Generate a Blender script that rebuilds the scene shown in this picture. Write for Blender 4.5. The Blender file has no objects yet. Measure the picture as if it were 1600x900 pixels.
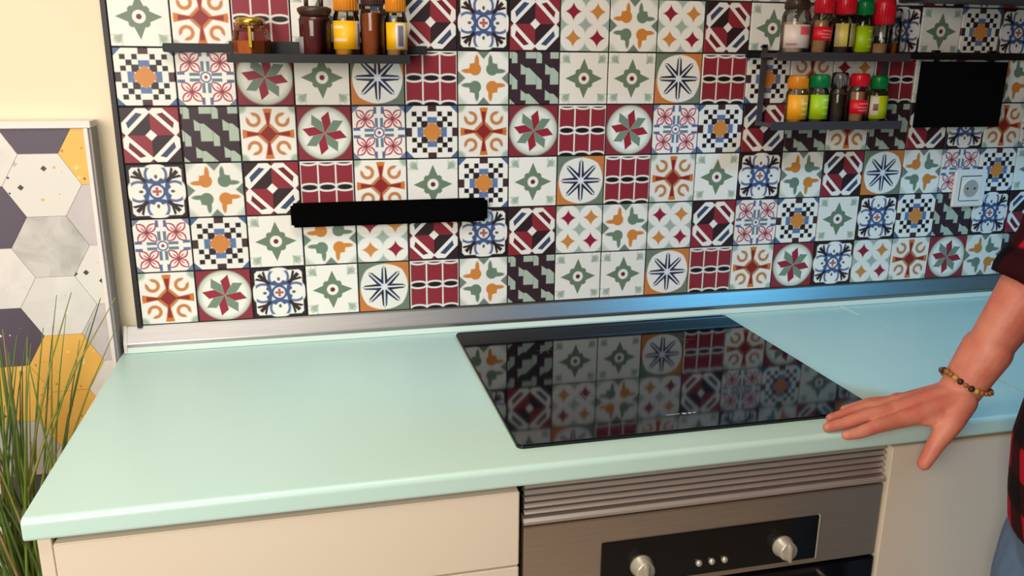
import bpy, bmesh, math, random
from mathutils import Vector, Matrix

S = bpy.context.scene
COL = S.collection
rng = random.Random(7)

# ------------------------------------------------------------------ camera
def cam_axes(yaw, pitch, roll):
    cy, sy, cp, sp = math.cos(yaw), math.sin(yaw), math.cos(pitch), math.sin(pitch)
    f = Vector((sy*cp, cy*cp, -sp)); r = Vector((cy, -sy, 0)); u = r.cross(f)
    cr, sr = math.cos(roll), math.sin(roll)
    return cr*r + sr*u, -sr*r + cr*u, f
_r, _u, _f = cam_axes(0.23858, 0.26758, 0.0086)
cam_d = bpy.data.cameras.new('camera'); cam = bpy.data.objects.new('camera', cam_d); COL.objects.link(cam)
cam.matrix_world = Matrix(((_r.x, _u.x, -_f.x, 0.3197), (_r.y, _u.y, -_f.y, -1.6086), (_r.z, _u.z, -_f.z, 1.4347), (0, 0, 0, 1)))
cam_d.sensor_width = 36.0; cam_d.lens = 1302.4/1600*36; cam_d.clip_start = 0.02; cam_d.clip_end = 50
S.camera = cam

# ------------------------------------------------------------------ world, lights, exposure
W = bpy.data.worlds.new('world'); S.world = W; W.use_nodes = True
bg = W.node_tree.nodes['Background']; bg.inputs[0].default_value = (1.0, 0.94, 0.86, 1); bg.inputs[1].default_value = 0.12
def area(name, loc, target, sx, sy, power, color, spread=180):
    d = bpy.data.lights.new(name, 'AREA'); d.shape = 'RECTANGLE'; d.size = sx; d.size_y = sy; d.energy = power; d.color = color; d.spread = math.radians(spread)
    o = bpy.data.objects.new(name, d); COL.objects.link(o); o.location = loc
    o.rotation_euler = (Vector(target) - Vector(loc)).to_track_quat('-Z', 'Y').to_euler(); return o
area('room_window_light', (-0.75, -2.2, 1.65), (0.12, -0.3, 1.0), 1.2, 1.1, 27, (1.0, 0.945, 0.875), 135)
area('ceiling_light', (0.1, -1.05, 2.5), (0.15, -0.65, 0.9), 0.9, 0.5, 7.5, (1.0, 0.94, 0.87), 130)
def spot(name, loc, target, power, color, angle, radius, blend=0.6):
    d = bpy.data.lights.new(name, 'SPOT'); d.energy = power; d.color = color; d.spot_size = math.radians(angle); d.spot_blend = blend; d.shadow_soft_size = radius
    o = bpy.data.objects.new(name, d); COL.objects.link(o); o.location = loc
    o.rotation_euler = (Vector(target) - Vector(loc)).to_track_quat('-Z', 'Y').to_euler(); return o
spot('cool_downlight', (2.15, -1.15, 2.4), (1.5, -0.3, 0.9), 66, (0.11, 0.55, 1.0), 76, 0.10)
S.view_settings.view_transform = 'Standard'; S.view_settings.look = 'None'
S.view_settings.gamma = 1.0; S.view_settings.exposure = 0.0
try: S.view_settings.use_curve_mapping = False
except Exception: pass
S.cycles.use_denoising = True
S.cycles.max_bounces = 8; S.cycles.transparent_max_bounces = 16

# ------------------------------------------------------------------ colour + node helpers
def lin(c):
    out = []
    for v in c:
        v /= 255.0
        out.append(v/12.92 if v <= 0.04045 else ((v+0.055)/1.055)**2.4)
    return tuple(out)
def rgba(c): return tuple(lin(c)) + (1.0,)

class V:
    """scalar shader expression made of Math nodes"""
    def __init__(s, nt, k): s.nt = nt; s.k = k
    def _op(s, op, *a, clamp=False):
        n = s.nt.nodes.new('ShaderNodeMath'); n.operation = op; n.use_clamp = clamp
        for i, x in enumerate((s,)+a):
            k = x.k if isinstance(x, V) else x
            if isinstance(k, (int, float)): n.inputs[i].default_value = k
            else: s.nt.links.new(k, n.inputs[i])
        return V(s.nt, n.outputs[0])
    def __add__(s, o): return s._op('ADD', o)
    __radd__ = __add__
    def __sub__(s, o): return s._op('SUBTRACT', o)
    def __rsub__(s, o): return V(s.nt, o)._op('SUBTRACT', s)
    def __mul__(s, o): return s._op('MULTIPLY', o)
    __rmul__ = __mul__
    def __truediv__(s, o): return s._op('DIVIDE', o)
    def __neg__(s): return s._op('MULTIPLY', -1.0)
    def abs(s): return s._op('ABSOLUTE')
    def min(s, o): return s._op('MINIMUM', o)
    def max(s, o): return s._op('MAXIMUM', o)
    def sqrt(s): return s._op('SQRT')
    def floor(s): return s._op('FLOOR')
    def pingpong(s, o): return s._op('PINGPONG', o)
    def mod(s, o): return s._op('FLOORED_MODULO', o)
    def cos(s): return s._op('COSINE')
    def sin(s): return s._op('SINE')
    def atan2(s, o): return s._op('ARCTAN2', o)
    def gt(s, o): return s._op('GREATER_THAN', o)
    def inside(s, w=0.03):     # signed distance -> mask
        n = s._op('MULTIPLY_ADD', -1.0/w, 0.5, clamp=True); return n
def length(x, y): return (x*x + y*y).sqrt()
def circ(x, y, cx, cy, r): return length(x-cx, y-cy) - r
def ell(x, y, cx, cy, a, b): return (length((x-cx)/a, (y-cy)/b) - 1.0)*min(a, b)
def rect(x, y, cx, cy, hx, hy): return ((x-cx).abs()-hx).max((y-cy).abs()-hy)

class Paint:
    def __init__(s, nt, base): s.nt = nt; s.c = None; s.base = base
    def _mix(s, a, b, m):
        n = s.nt.nodes.new('ShaderNodeMix'); n.data_type = 'RGBA'
        for k, x in ((6, a), (7, b)):
            if isinstance(x, tuple): n.inputs[k].default_value = x
            else: s.nt.links.new(x, n.inputs[k])
        s.nt.links.new(m.k, n.inputs[0]); return n.outputs[2]
    def lay(s, col, d, w=0.035):
        s.c = s._mix(s.c if s.c is not None else rgba(s.base), rgba(col) if isinstance(col[0], (int, float)) else s._mix(rgba(col[0]), rgba(col[1]), col[2]), d.inside(w))

def new_mat(name):
    m = bpy.data.materials.new(name); m.use_nodes = True
    return m, m.node_tree, m.node_tree.nodes['Principled BSDF']
def mat(name, col, rough=0.5, metal=0.0, noise=0.0, scale=20.0, bump=0.0, spec=0.5, stretch=None, coat=0.0):
    m, nt, b = new_mat(name)
    c = rgba(col)
    b.inputs['Base Color'].default_value = c; b.inputs['Roughness'].default_value = rough; b.inputs['Metallic'].default_value = metal
    b.inputs['Specular IOR Level'].default_value = spec; b.inputs['Coat Weight'].default_value = coat
    if noise or bump:
        tc = nt.nodes.new('ShaderNodeTexCoord'); n = nt.nodes.new('ShaderNodeTexNoise'); n.inputs['Scale'].default_value = scale; n.inputs['Detail'].default_value = 4
        if stretch:
            mp = nt.nodes.new('ShaderNodeMapping'); mp.inputs['Scale'].default_value = stretch
            nt.links.new(tc.outputs['Object'], mp.inputs[0]); nt.links.new(mp.outputs[0], n.inputs['Vector'])
        else: nt.links.new(tc.outputs['Object'], n.inputs['Vector'])
        if noise:
            r = nt.nodes.new('ShaderNodeMapRange'); r.inputs[1].default_value = 0.25; r.inputs[2].default_value = 0.75; r.inputs[3].default_value = 1-noise; r.inputs[4].default_value = 1+noise
            nt.links.new(n.outputs[0], r.inputs[0])
            x = nt.nodes.new('ShaderNodeMix'); x.data_type = 'RGBA'; x.blend_type = 'MULTIPLY'; x.inputs[0].default_value = 1; x.inputs[6].default_value = c
            nt.links.new(r.outputs[0], x.inputs[7]); nt.links.new(x.outputs[2], b.inputs['Base Color'])
        if bump:
            bp = nt.nodes.new('ShaderNodeBump'); bp.inputs['Strength'].default_value = bump; bp.inputs['Distance'].default_value = 0.002
            nt.links.new(n.outputs[0], bp.inputs['Height']); nt.links.new(bp.outputs[0], b.inputs['Normal'])
    return m
def glass_mat(name, tint=(245, 245, 240)):
    m, nt, b = new_mat(name); nt.nodes.remove(b)
    out = nt.nodes['Material Output']; t = nt.nodes.new('ShaderNodeBsdfTransparent'); t.inputs[0].default_value = rgba(tint)
    g = nt.nodes.new('ShaderNodeBsdfGlossy'); g.inputs['Roughness'].default_value = 0.06; fr = nt.nodes.new('ShaderNodeFresnel'); fr.inputs[0].default_value = 1.5
    mx = nt.nodes.new('ShaderNodeMixShader'); nt.links.new(fr.outputs[0], mx.inputs[0]); nt.links.new(t.outputs[0], mx.inputs[1]); nt.links.new(g.outputs[0], mx.inputs[2])
    nt.links.new(mx.outputs[0], out.inputs[0]); return m

# ------------------------------------------------------------------ mesh helpers
def obj(name, bm, m, parent=None, smooth=False, world=False):
    me = bpy.data.meshes.new(name); bmesh.ops.recalc_face_normals(bm, faces=bm.faces[:]); bm.to_mesh(me); bm.free()
    return obj_me(name, me, m, parent, smooth)
def obj_me(name, me, m, parent=None, smooth=False):
    if m is not None and not me.materials: me.materials.append(m)
    if smooth: me.shade_smooth()
    o = bpy.data.objects.new(name, me); COL.objects.link(o)
    if parent is not None: o.parent = parent
    return o
def thing(name, label, cat, loc=(0, 0, 0), group=None, rz=0.0):
    o = bpy.data.objects.new(name, None); COL.objects.link(o); o.location = loc; o.rotation_euler = (0, 0, rz); o.empty_display_size = 0.05
    o['label'] = label; o['category'] = cat
    if group: o['group'] = group
    return o
def tag(o, label, cat, group=None):
    o['label'] = label; o['category'] = cat
    if group: o['group'] = group
    return o
def struct(name, bm, m, label=None):
    o = obj(name, bm, m); o['kind'] = 'structure'
    if label: o['label'] = label
    return o
def box(x0, x1, y0, y1, z0, z1, bevel=0.0, seg=2, bm=None):
    b2 = bmesh.new()
    bmesh.ops.create_cube(b2, size=1.0, matrix=Matrix.Translation(((x0+x1)/2, (y0+y1)/2, (z0+z1)/2)) @ Matrix.Diagonal((x1-x0, y1-y0, z1-z0, 1)))
    if bevel: bmesh.ops.bevel(b2, geom=b2.edges[:], offset=bevel, segments=seg, affect='EDGES', clamp_overlap=True)
    if bm is None: return b2
    me = bpy.data.meshes.new('t'); b2.to_mesh(me); b2.free(); bm.from_mesh(me); bpy.data.meshes.remove(me); return bm
def lathe(prof, seg=28, bm=None, cx=0, cy=0, axis='Z', org=(0, 0, 0)):
    """revolve (radius, height) pairs; a closed solid when both ends have radius 0"""
    bm = bm or bmesh.new(); rings = []
    def P(r, a, h):
        if axis == 'Z': p = (r*math.cos(a), r*math.sin(a), h)
        else: p = (r*math.cos(a), -h, r*math.sin(a))      # axis 'Y': heights grow towards -y
        return (p[0]+org[0], p[1]+org[1], p[2]+org[2])
    for r, h in prof:
        rings.append([bm.verts.new(P(0, 0, h))] if r <= 1e-7 else [bm.verts.new(P(r, 2*math.pi*i/seg, h)) for i in range(seg)])
    for a, b in zip(rings[:-1], rings[1:]):
        for i in range(seg):
            j = (i+1) % seg
            if len(a) == 1 and len(b) == 1: continue
            if len(a) == 1: bm.faces.new((a[0], b[i], b[j]))
            elif len(b) == 1: bm.faces.new((a[i], a[j], b[0]))
            else: bm.faces.new((a[i], a[j], b[j], b[i]))
    return bm
def prism_x(prof, x0, x1):
    """extrude a (y, z) polygon along x"""
    bm = bmesh.new(); A = [bm.verts.new((x0, y, z)) for y, z in prof]; B = [bm.verts.new((x1, y, z)) for y, z in prof]
    bm.faces.new(A); bm.faces.new(B[::-1]); n = len(prof)
    for i in range(n): bm.faces.new((A[i], A[(i+1) % n], B[(i+1) % n], B[i]))
    return bm
def plate_z(poly, z0, z1, bm=None):
    bm = bm or bmesh.new(); A = [bm.verts.new((x, y, z0)) for x, y in poly]; B = [bm.verts.new((x, y, z1)) for x, y in poly]
    bm.faces.new(A[::-1]); bm.faces.new(B); n = len(poly)
    for i in range(n): bm.faces.new((A[i], A[(i+1) % n], B[(i+1) % n], B[i]))
    return bm
def round_rect(x0, x1, y0, y1, r, n=6):
    out = []
    for cx, cy, a0 in ((x1-r, y1-r, 0), (x0+r, y1-r, 90), (x0+r, y0+r, 180), (x1-r, y0+r, 270)):
        for i in range(n+1):
            a = math.radians(a0+90*i/n); out.append((cx+r*math.cos(a), cy+r*math.sin(a)))
    return out
def tube(pts, radii, seg=6, bm=None, caps=True):
    bm = bm or bmesh.new(); rings = []; prev = None
    for i, p in enumerate(pts):
        p = Vector(p); d = (Vector(pts[min(i+1, len(pts)-1)])-Vector(pts[max(i-1, 0)])).normalized()
        a = prev if prev is not None else (Vector((0, 1, 0)) if abs(d.y) < 0.9 else Vector((1, 0, 0)))
        s = (a - d*a.dot(d)).normalized(); t = d.cross(s); prev = s
        rings.append([bm.verts.new(p + radii[i]*(math.cos(2*math.pi*k/seg)*s + math.sin(2*math.pi*k/seg)*t)) for k in range(seg)])
    for a, b in zip(rings[:-1], rings[1:]):
        for i in range(seg): bm.faces.new((a[i], a[(i+1) % seg], b[(i+1) % seg], b[i]))
    if caps: bm.faces.new(rings[0][::-1]); bm.faces.new(rings[-1])
    return bm

# ------------------------------------------------------------------ tile designs (flat print on each tile)
WHITE = (236, 231, 220); GREEN = (108, 126, 102); SAGE = (186, 198, 180); RED = (140, 42, 52); DARK = (48, 32, 36)
BLACK = (28, 22, 24); NAVY = (62, 72, 102); BLUE = (86, 114, 160); ORANGE = (205, 128, 56); DRED = (112, 28, 38); TEAL = (98, 122, 138)
def d_green_eye(P, x, y, qx, qy, ax, bn):
    t = (qx+qy)*0.7071; s = (qx-qy).abs()*0.7071
    lobe = (s*1.0 - (t-0.84)*0.95).max(t-1.24).max(-(rect(s, t, 0.17, 1.2, 0.07, 0.10)))
    P.lay((186, 194, 178), lobe, 0.08); P.lay((160, 172, 152), (s*2.2-(t-0.82)).max(t-1.14), 0.06)
    P.lay(GREEN, (bn*2.3+ax-0.78).min(rect(qx, qy, 0, 0, 0.36, 0.36).max(qx+qy-0.64)), 0.04)
    P.lay(WHITE, length(x, y)-0.225); P.lay(DRED, length(x, y)-0.095)
def d_orange_cross(P, x, y, qx, qy, ax, bn):
    P.lay((164, 178, 156), circ(qx, qy, 1.0, 1.0, 0.25), 0.12)
    r = length(qx-0.52, qy-0.52); gap = ((qx-qy).abs()-0.14).max(1.12-(qx+qy))
    P.lay((196, 126, 66), ((r-0.205).abs()-0.064).max(-gap), 0.05)
    P.lay((190, 120, 66), (qx+qy-0.46).max(-(qx+qy-0.2)), 0.08)
    P.lay((206, 116, 44), (bn-0.02-(ax-0.2)*0.20).max(ax-0.93).max(0.2-ax).min(ell(ax, bn, 0.86, 0, 0.08, 0.15)))
    P.lay((142, 40, 34), (bn-0.015-(ax-0.2)*0.14).max(ax-0.78), 0.05)
    P.lay((140, 38, 38), (qx+qy)*0.75-0.235)
def d_plaid(P, x, y, qx, qy, ax, bn):
    cx = (x+1.0).mod(0.6667)-0.33333
    yy = (y+1.5).mod(1.0)-0.5
    P.lay(WHITE, ell(cx, yy, 0, 0, 0.40, 0.175)); P.lay(RED, (0.25-yy.abs()).max(0.0))
    P.lay(BLACK, ell(cx, yy, 0, 0, 0.30, 0.105))
    P.lay(WHITE, 0.305-cx.abs()); P.lay(WHITE, 0.955-y, 0.04)
def d_diamond(P, x, y, qx, qy, ax, bn):
    s = x*y; pos = s.gt(0.0); t = qx+qy; d = (qx-qy).abs()
    P.c = P._mix(rgba(DARK), rgba(RED), pos)
    P.lay(WHITE, (ax-0.97).max(t-1.42).max(0.8-t).max(ax-(bn*0.9+0.86)))
    P.lay((NAVY, DRED, pos), (((t-1.13).abs()-0.13)).max(d-0.52+(t-1.0)*0.6))
    P.lay((DARK, RED, pos), t-0.80); P.lay(WHITE, t-0.20)
def d_arabesque(P, x, y, qx, qy, ax, bn):
    t = (qx+qy)*0.7071; s = (qx-qy).abs()*0.7071
    P.lay(WHITE, ((ax-0.90).max(t-1.20)).min(ell(ax, bn, 0.88, 0, 0.13, 0.34)))
    P.lay((92, 108, 148), ((length((ax-0.62)/0.38, bn/0.36)-1.0).abs()*0.36-0.050).max(ax-0.88))
    P.lay((70, 86, 128), length(x, y)-0.52)
    P.lay(DARK, (s-0.075).max(t-1.06).max(0.50-t).min(((s-(t-0.68)*0.60).abs()-0.055).max(t-1.02).max(0.66-t)))
    P.lay(WHITE, ell(ax, bn, 0.62, 0, 0.23, 0.16)); P.lay((80, 84, 90), ell(ax, bn, 0.55, 0, 0.075, 0.055))
    P.lay((206, 220, 228), (s-(0.44-t)*0.7).max(0.30-t)); P.lay(WHITE, length(x, y)-0.215)
    P.lay((176, 92, 82), (bn-0.05).max(ax-0.16))
def d_checker(P, x, y, qx, qy, ax, bn):
    P.lay((72, 100, 140), 1.72-(qx+qy))
    ck = rect(ax, bn, 0.70, 0.30, 0.095, 0.09).min(rect(qx, qy, 0.5, 0.5, 0.10, 0.10)).min(rect(qx, qy, 0.7, 0.7, 0.095, 0.09))
    P.lay(BLACK, ck)
    P.lay(DARK, rect(qx, qy, 0.3, 0.3, 0.13, 0.13))
    P.lay((92, 118, 158), rect(ax, bn, 0.46, 0, 0.12, 0.19)); P.lay((66, 42, 46), (0.79-ax).max(bn-0.17))
    P.lay((206, 132, 62), (qx+qy)*0.6+length(x, y)*0.4-0.40)
def d_butterfly(P, x, y, qx, qy, ax, bn):
    a = (qx-0.52).abs(); b = (qy-0.52).abs(); d = (a-b).abs(); t = a+b
    leaf = d-1.75*t*(0.70-t)
    P.lay((176, 62, 74), leaf); P.lay((238, 222, 216), leaf+0.085)
    P.lay((176, 62, 74), (d-0.028).max(t-0.36)); P.lay((120, 70, 80), t-0.08)
    P.lay(TEAL, (((bn-0.10).abs())-0.058).max(ax-0.56).max(0.2-ax)); P.lay((84, 104, 148), ((bn-0.14).abs()-0.055).max(ax-0.98).max(0.72-ax))
    P.lay((108, 124, 150), 1.74-(qx+qy)); P.lay((84, 104, 148), length(x, y)-0.20); P.lay(WHITE, length(x, y)-0.145); P.lay((150, 46, 56), length(x, y)-0.06)
def d_star(P, x, y, qx, qy, ax, bn):
    r = length(x, y)
    P.lay((176, 190, 168), r-0.99, 0.08); P.lay(WHITE, r-0.88, 0.22); P.lay((198, 206, 190), r-0.50, 0.35)
    th = y.atan2(x)+(0.20+2*math.pi); k = (th*(4/math.pi)+0.5).floor(); l = th-k*(math.pi/4)
    lx = r*l.cos(); ly = r*l.sin(); par = k.mod(2.0)
    pet = (ly.abs()*2.45-lx).max(lx+ly.abs()*2.0-ly*0.7-0.84)
    P.lay(((150, 38, 54), (116, 136, 116), par), pet, 0.04)
def d_asterisk(P, x, y, qx, qy, ax, bn):
    r = length(x, y); s = x*y
    P.c = P._mix(rgba((112, 124, 104)), rgba((200, 122, 60)), s.gt(0.0))
    P.lay(WHITE, (r*0.8+ax*0.2)-0.95, 0.04)
    th = y.atan2(x)+2*math.pi; k = (th*(4/math.pi)+0.5).floor(); l = th-k*(math.pi/4); lx = r*l.cos(); ly = r*l.sin()
    P.lay((BLACK, (46, 54, 88), ly.gt(0.0)), (ly.abs()-0.150+lx*0.080).max(lx-0.88+ly.abs()*1.2).max(0.1-lx), 0.03)
    P.lay((226, 226, 228), (ly.abs()-0.030).max(lx-0.84)); P.lay((224, 224, 228), r-0.13)
def d_tulips(P, x, y, qx, qy, ax, bn):
    pos = (x*y).gt(0.0)
    P.lay((190, 196, 182), 1.66-(qx+qy), 0.25); P.lay((112, 126, 112), (bn-(ax-0.72)*0.9), 0.06)
    sh = circ(qx, qy, 0.34, 0.34, 0.24).min(ell(ax, bn, 0.60, 0.27, 0.28, 0.088)).min(rect(qx, qy, 0.45, 0.45, 0.10, 0.10))
    P.lay(((206, 130, 56), (108, 128, 108), pos), sh)
def d_circles(P, x, y, qx, qy, ax, bn):
    a = (qx-0.5).abs(); b = (qy-0.5).abs(); pos = (x*y).gt(0.0)
    P.lay((160, 177, 164), 0.535-length(a, b), 0.06)
    P.lay(((204, 134, 66), (146, 32, 56), 1.0-pos), 0.525-length(0.5-a, 0.5-b))
def d_hound(P, x, y, qx, qy, ax, bn):
    u = (x+1.64).mod(1.0)-0.5; v = (y+1.43).mod(1.0)-0.5; v = -v
    body = rect(u, v, 0, -0.01, 0.215, 0.32).max((u-v*1.08)-0.28)
    leg = ((u-0.33).abs()-0.11).max(v-0.49).max((u-v*1.08)-0.28)
    ear = (u+0.21).max(-0.42-u).max(v+0.08).max((u*0.7-v)-0.185)
    P.lay((172, 184, 166), body.min(leg).min(ear))
DESIGNS = {'G': ('green_eye', d_green_eye, WHITE), 'O': ('orange_cross', d_orange_cross, WHITE), 'P': ('plaid', d_plaid, RED), 'D': ('diamond', d_diamond, DARK),
           'L': ('arabesque', d_arabesque, (36, 26, 30)), 'K': ('checker', d_checker, WHITE), 'B': ('butterfly', d_butterfly, WHITE), 'S': ('star', d_star, (134, 44, 56)),
           'W': ('asterisk', d_asterisk, WHITE), 'F': ('tulips', d_tulips, WHITE), 'C': ('circles', d_circles, WHITE), 'H': ('houndstooth', d_hound, (56, 38, 44))}
def tile_material(key):
    nm, fn, base = DESIGNS[key]
    m, nt, b = new_mat('tile_'+nm)
    uv = nt.nodes.new('ShaderNodeUVMap'); sp = nt.nodes.new('ShaderNodeSeparateXYZ'); nt.links.new(uv.outputs[0], sp.inputs[0])
    x = V(nt, sp.outputs[0])*2.0-1.0; y = V(nt, sp.outputs[1])*2.0-1.0
    qx = x.abs(); qy = y.abs(); P = Paint(nt, base); fn(P, x, y, qx, qy, qx.max(qy), qx.min(qy))
    n = nt.nodes.new('ShaderNodeTexNoise'); n.inputs['Scale'].default_value = 9; tc = nt.nodes.new('ShaderNodeTexCoord'); oi = nt.nodes.new('ShaderNodeObjectInfo')
    nt.links.new(tc.outputs['Object'], n.inputs['Vector'])
    mr = nt.nodes.new('ShaderNodeMapRange'); mr.inputs[3].default_value = 0.94; mr.inputs[4].default_value = 1.04; nt.links.new(n.outputs[0], mr.inputs[0])
    r2 = nt.nodes.new('ShaderNodeMapRange'); r2.inputs[3].default_value = 0.95; r2.inputs[4].default_value = 1.03; nt.links.new(oi.outputs['Random'], r2.inputs[0])
    mm = V(nt, mr.outputs[0])*V(nt, r2.outputs[0])
    x2 = nt.nodes.new('ShaderNodeMix'); x2.data_type = 'RGBA'; x2.blend_type = 'MULTIPLY'; x2.inputs[0].default_value = 1
    nt.links.new(P.c, x2.inputs[6]); nt.links.new(mm.k, x2.inputs[7]); nt.links.new(x2.outputs[2], b.inputs['Base Color'])
    b.inputs['Roughness'].default_value = 0.42; b.inputs['Specular IOR Level'].default_value = 0.35
    return m

# ------------------------------------------------------------------ plain materials
M = {}
M['cream_wall'] = mat('cream_wall', (240, 224, 192), 0.85, noise=0.02, scale=6)
M['taupe_wall'] = mat('taupe_wall', (150, 138, 126), 0.85)
M['ceiling'] = mat('ceiling_white', (235, 230, 220), 0.9)
M['floor'] = mat('floor_oak', (196, 180, 164), 0.5, noise=0.15, scale=8, stretch=(1, 8, 1))
M['grout'] = mat('dark_grout', (40, 32, 32), 0.8)
M['edge_black'] = mat('black_edge', (30, 22, 22), 0.5)
M['alu'] = mat('aluminium', (166, 163, 160), 0.40, 1.0, noise=0.05, scale=40, stretch=(0.3, 6, 6))
M['alu_cap'] = mat('cream_plastic', (226, 218, 202), 0.5)
M['mint'] = mat('mint_laminate', (194, 223, 211), 0.33, noise=0.012, scale=5, spec=0.5)
M['filler'] = mat('pale_filler', (214, 240, 214), 0.5)
M['gap'] = mat('dark_gap', (20, 20, 22), 0.8)
M['hob'] = mat('hob_glass', (4, 4, 6), 0.06, spec=0.5)
M['hob_edge'] = mat('hob_edge', (12, 12, 14), 0.3)
M['print'] = mat('hob_print', (170, 170, 175), 0.5)
M['front'] = mat('cream_front', (222, 206, 184), 0.45, noise=0.015, scale=4)
M['carcass'] = mat('carcass', (205, 192, 172), 0.6)
M['rail_grey'] = mat('grey_rail', (120, 114, 112), 0.35, 0.8)
M['plinth'] = mat('plinth', (60, 56, 54), 0.5)
M['steel'] = mat('brushed_steel', (204, 186, 168), 0.38, 0.9, noise=0.06, scale=30, stretch=(0.4, 8, 8))
M['slat'] = mat('slat_steel', (206, 192, 182), 0.38, 0.7, noise=0.05, scale=30, stretch=(0.4, 8, 8))
M['ovenblack'] = mat('oven_black', (10, 9, 10), 0.12)
M['knob'] = mat('knob_silver', (196, 188, 170), 0.35, 0.5)
M['blackmetal'] = mat('black_metal', (9, 8, 8), 0.55, noise=0.1, scale=60)
M['greymetal'] = mat('dark_grey_metal', (70, 64, 66), 0.45, 0.2)
M['blackboard'] = mat('matt_black_board', (5, 5, 5), 0.9, spec=0.1)
M['knifebar'] = mat('matt_black_bar', (3, 2, 2), 0.9, spec=0.05)
M['plastic_white'] = mat('white_plastic', (232, 224, 214), 0.4)
M['glass'] = glass_mat('clear_glass')
M['cabinet_dark'] = mat('dark_cabinet', (34, 30, 34), 0.5)

# ------------------------------------------------------------------ room shell
XL, XR, YF, ZT = -1.9, 3.2, -4.2, 2.6
floor = struct('floor', box(XL, XR, YF, 0.1, -0.05, 0.0), M['floor'])
struct('ceiling', box(XL, XR, YF, 0.1, ZT, ZT+0.05), M['ceiling'])
wall_back = struct('wall_back', box(XL, XR, 0.012, 0.1, 0, ZT), M['cream_wall'], 'cream wall with patterned tile backsplash')
struct('wall_left', box(XL-0.1, XL, YF, 0.1, 0, ZT), M['cream_wall'])
struct('wall_right', box(XR, XR+0.1, YF, 0.1, 0, ZT), M['taupe_wall'])
struct('wall_front', box(XL, XR, YF-0.1, YF, 0, ZT), M['taupe_wall'])

# ------------------------------------------------------------------ tile backsplash: every tile an object
Z0, TS, NC, NR = 0.95, 0.1, 23, 7
LAYOUT = [  # bottom row first
    'OSLGWPFHGGWPOSLCOSFHGWC', 'BKGFCDLDCFCDBKGLKHLDCFB', 'LFDPOGKGWPOGLFDWFBKGSPO', 'DHOSBKOSPSBKDHOHDLOBFLK',
    'KBSGWPFHGGWPKOCPGSFWDHG', 'GOPGKDLDCFCDGWHLGKLOBSD', 'FLDWBKGOSPHGCFLODBSKPGH']
edge = 0.008
obj('grout_panel', box(-edge, NC*TS, -0.004, 0.013, Z0-0.004, Z0+NR*TS), M['grout'], wall_back)
obj('edge_strip', box(-edge-0.001, -0.0008, -0.009, 0.012, Z0-0.004, Z0+NR*TS), M['edge_black'], wall_back)
tile_me = {}
for key in DESIGNS:
    bm = bmesh.new(); h = TS/2-0.0014; c = 0.0008
    back = [bm.verts.new((sx*h, 0.004, sz*h)) for sx, sz in ((-1, -1), (1, -1), (1, 1), (-1, 1))]
    mid = [bm.verts.new((sx*h, -0.0012, sz*h)) for sx, sz in ((-1, -1), (1, -1), (1, 1), (-1, 1))]
    top = [bm.verts.new((sx*(h-c), -0.002, sz*(h-c))) for sx, sz in ((-1, -1), (1, -1), (1, 1), (-1, 1))]
    bm.faces.new(top)
    for A, B in ((back, mid), (mid, top)):
        for i in range(4): bm.faces.new((A[i], A[(i+1) % 4], B[(i+1) % 4], B[i]))
    bm.faces.new(back[::-1]); bmesh.ops.recalc_face_normals(bm, faces=bm.faces[:])
    uvl = bm.loops.layers.uv.new('UVMap')
    for f in bm.faces:
        for l in f.loops: l[uvl].uv = (l.vert.co.x/(2*h)+0.5, l.vert.co.z/(2*h)+0.5)
    me = bpy.data.meshes.new('tile'); bm.to_mesh(me); bm.free(); me.materials.append(tile_material(key)); tile_me[key] = me
for r in range(NR):
    for c in range(NC):
        o = bpy.data.objects.new('tile', tile_me[LAYOUT[r][c]]); COL.objects.link(o); o.parent = wall_back
        o.location = ((c+0.5)*TS, -0.0055+rng.uniform(-0.0004, 0.0004), Z0+(r+0.5)*TS)
        o.rotation_euler = (rng.uniform(-.002, .002), rng.uniform(-.004, .004), rng.uniform(-.002, .002))

# ------------------------------------------------------------------ worktop, trim, seam
WT0, WT1, YB, YFR = 0.870, 0.900, -0.002, -0.613
def worktop_profile():
    pr = [(YB, WT0), (YB, WT1)]
    for i in range(7):
        a = math.radians(90+90*i/6); pr.append((YFR+0.008+0.008*math.cos(a), WT1-0.008+0.008*math.sin(a)))
    for i in range(5):
        a = math.radians(180+90*i/4); pr.append((YFR+0.005+0.005*math.cos(a), WT0+0.005+0.005*math.sin(a)))
    return pr
wp = worktop_profile()
SEAM = 1.4748
w1 = obj('worktop', prism_x(wp, -0.040, SEAM-0.0006), M['mint'])
tag(w1, 'mint green laminate worktop holding the black hob, left of the seam', 'worktop')
bv = w1.modifiers.new('bevel', 'BEVEL'); bv.width = 0.003; bv.segments = 2; bv.limit_method = 'ANGLE'; bv.angle_limit = math.radians(60)
w2 = obj('worktop', prism_x(wp, SEAM+0.0006, 2.6), M['mint'])
tag(w2, 'mint green worktop piece right of the seam, behind the forearm', 'worktop')
fl = obj('filler_strip', box(SEAM-0.003, SEAM+0.0035, -0.085, -0.0205, 0.8995, 0.9006, 0.0004, 1), M['filler'], w2)
fl['label'] = 'pale green strip of filler at the back of the seam'
trim = struct('trim_1', prism_x([(-0.0005, 0.9015), (-0.0005, 0.9485), (-0.0040, 0.9485), (-0.0045, 0.9450), (-0.0185, 0.9200), (-0.0192, 0.9180), (-0.0192, 0.9125), (-0.0110, 0.9120), (-0.0110, 0.9015)], -0.030, 2.6), M['alu'], 'aluminium sealing strip along the worktop back')
obj('seal_strip', prism_x([(-0.0112, 0.9008), (-0.0112, 0.9118), (-0.0180, 0.9118), (-0.0190, 0.9050), (-0.0195, 0.9008)], -0.028, 2.6), mat('pale_seal', (214, 226, 214), 0.4), trim)
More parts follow.
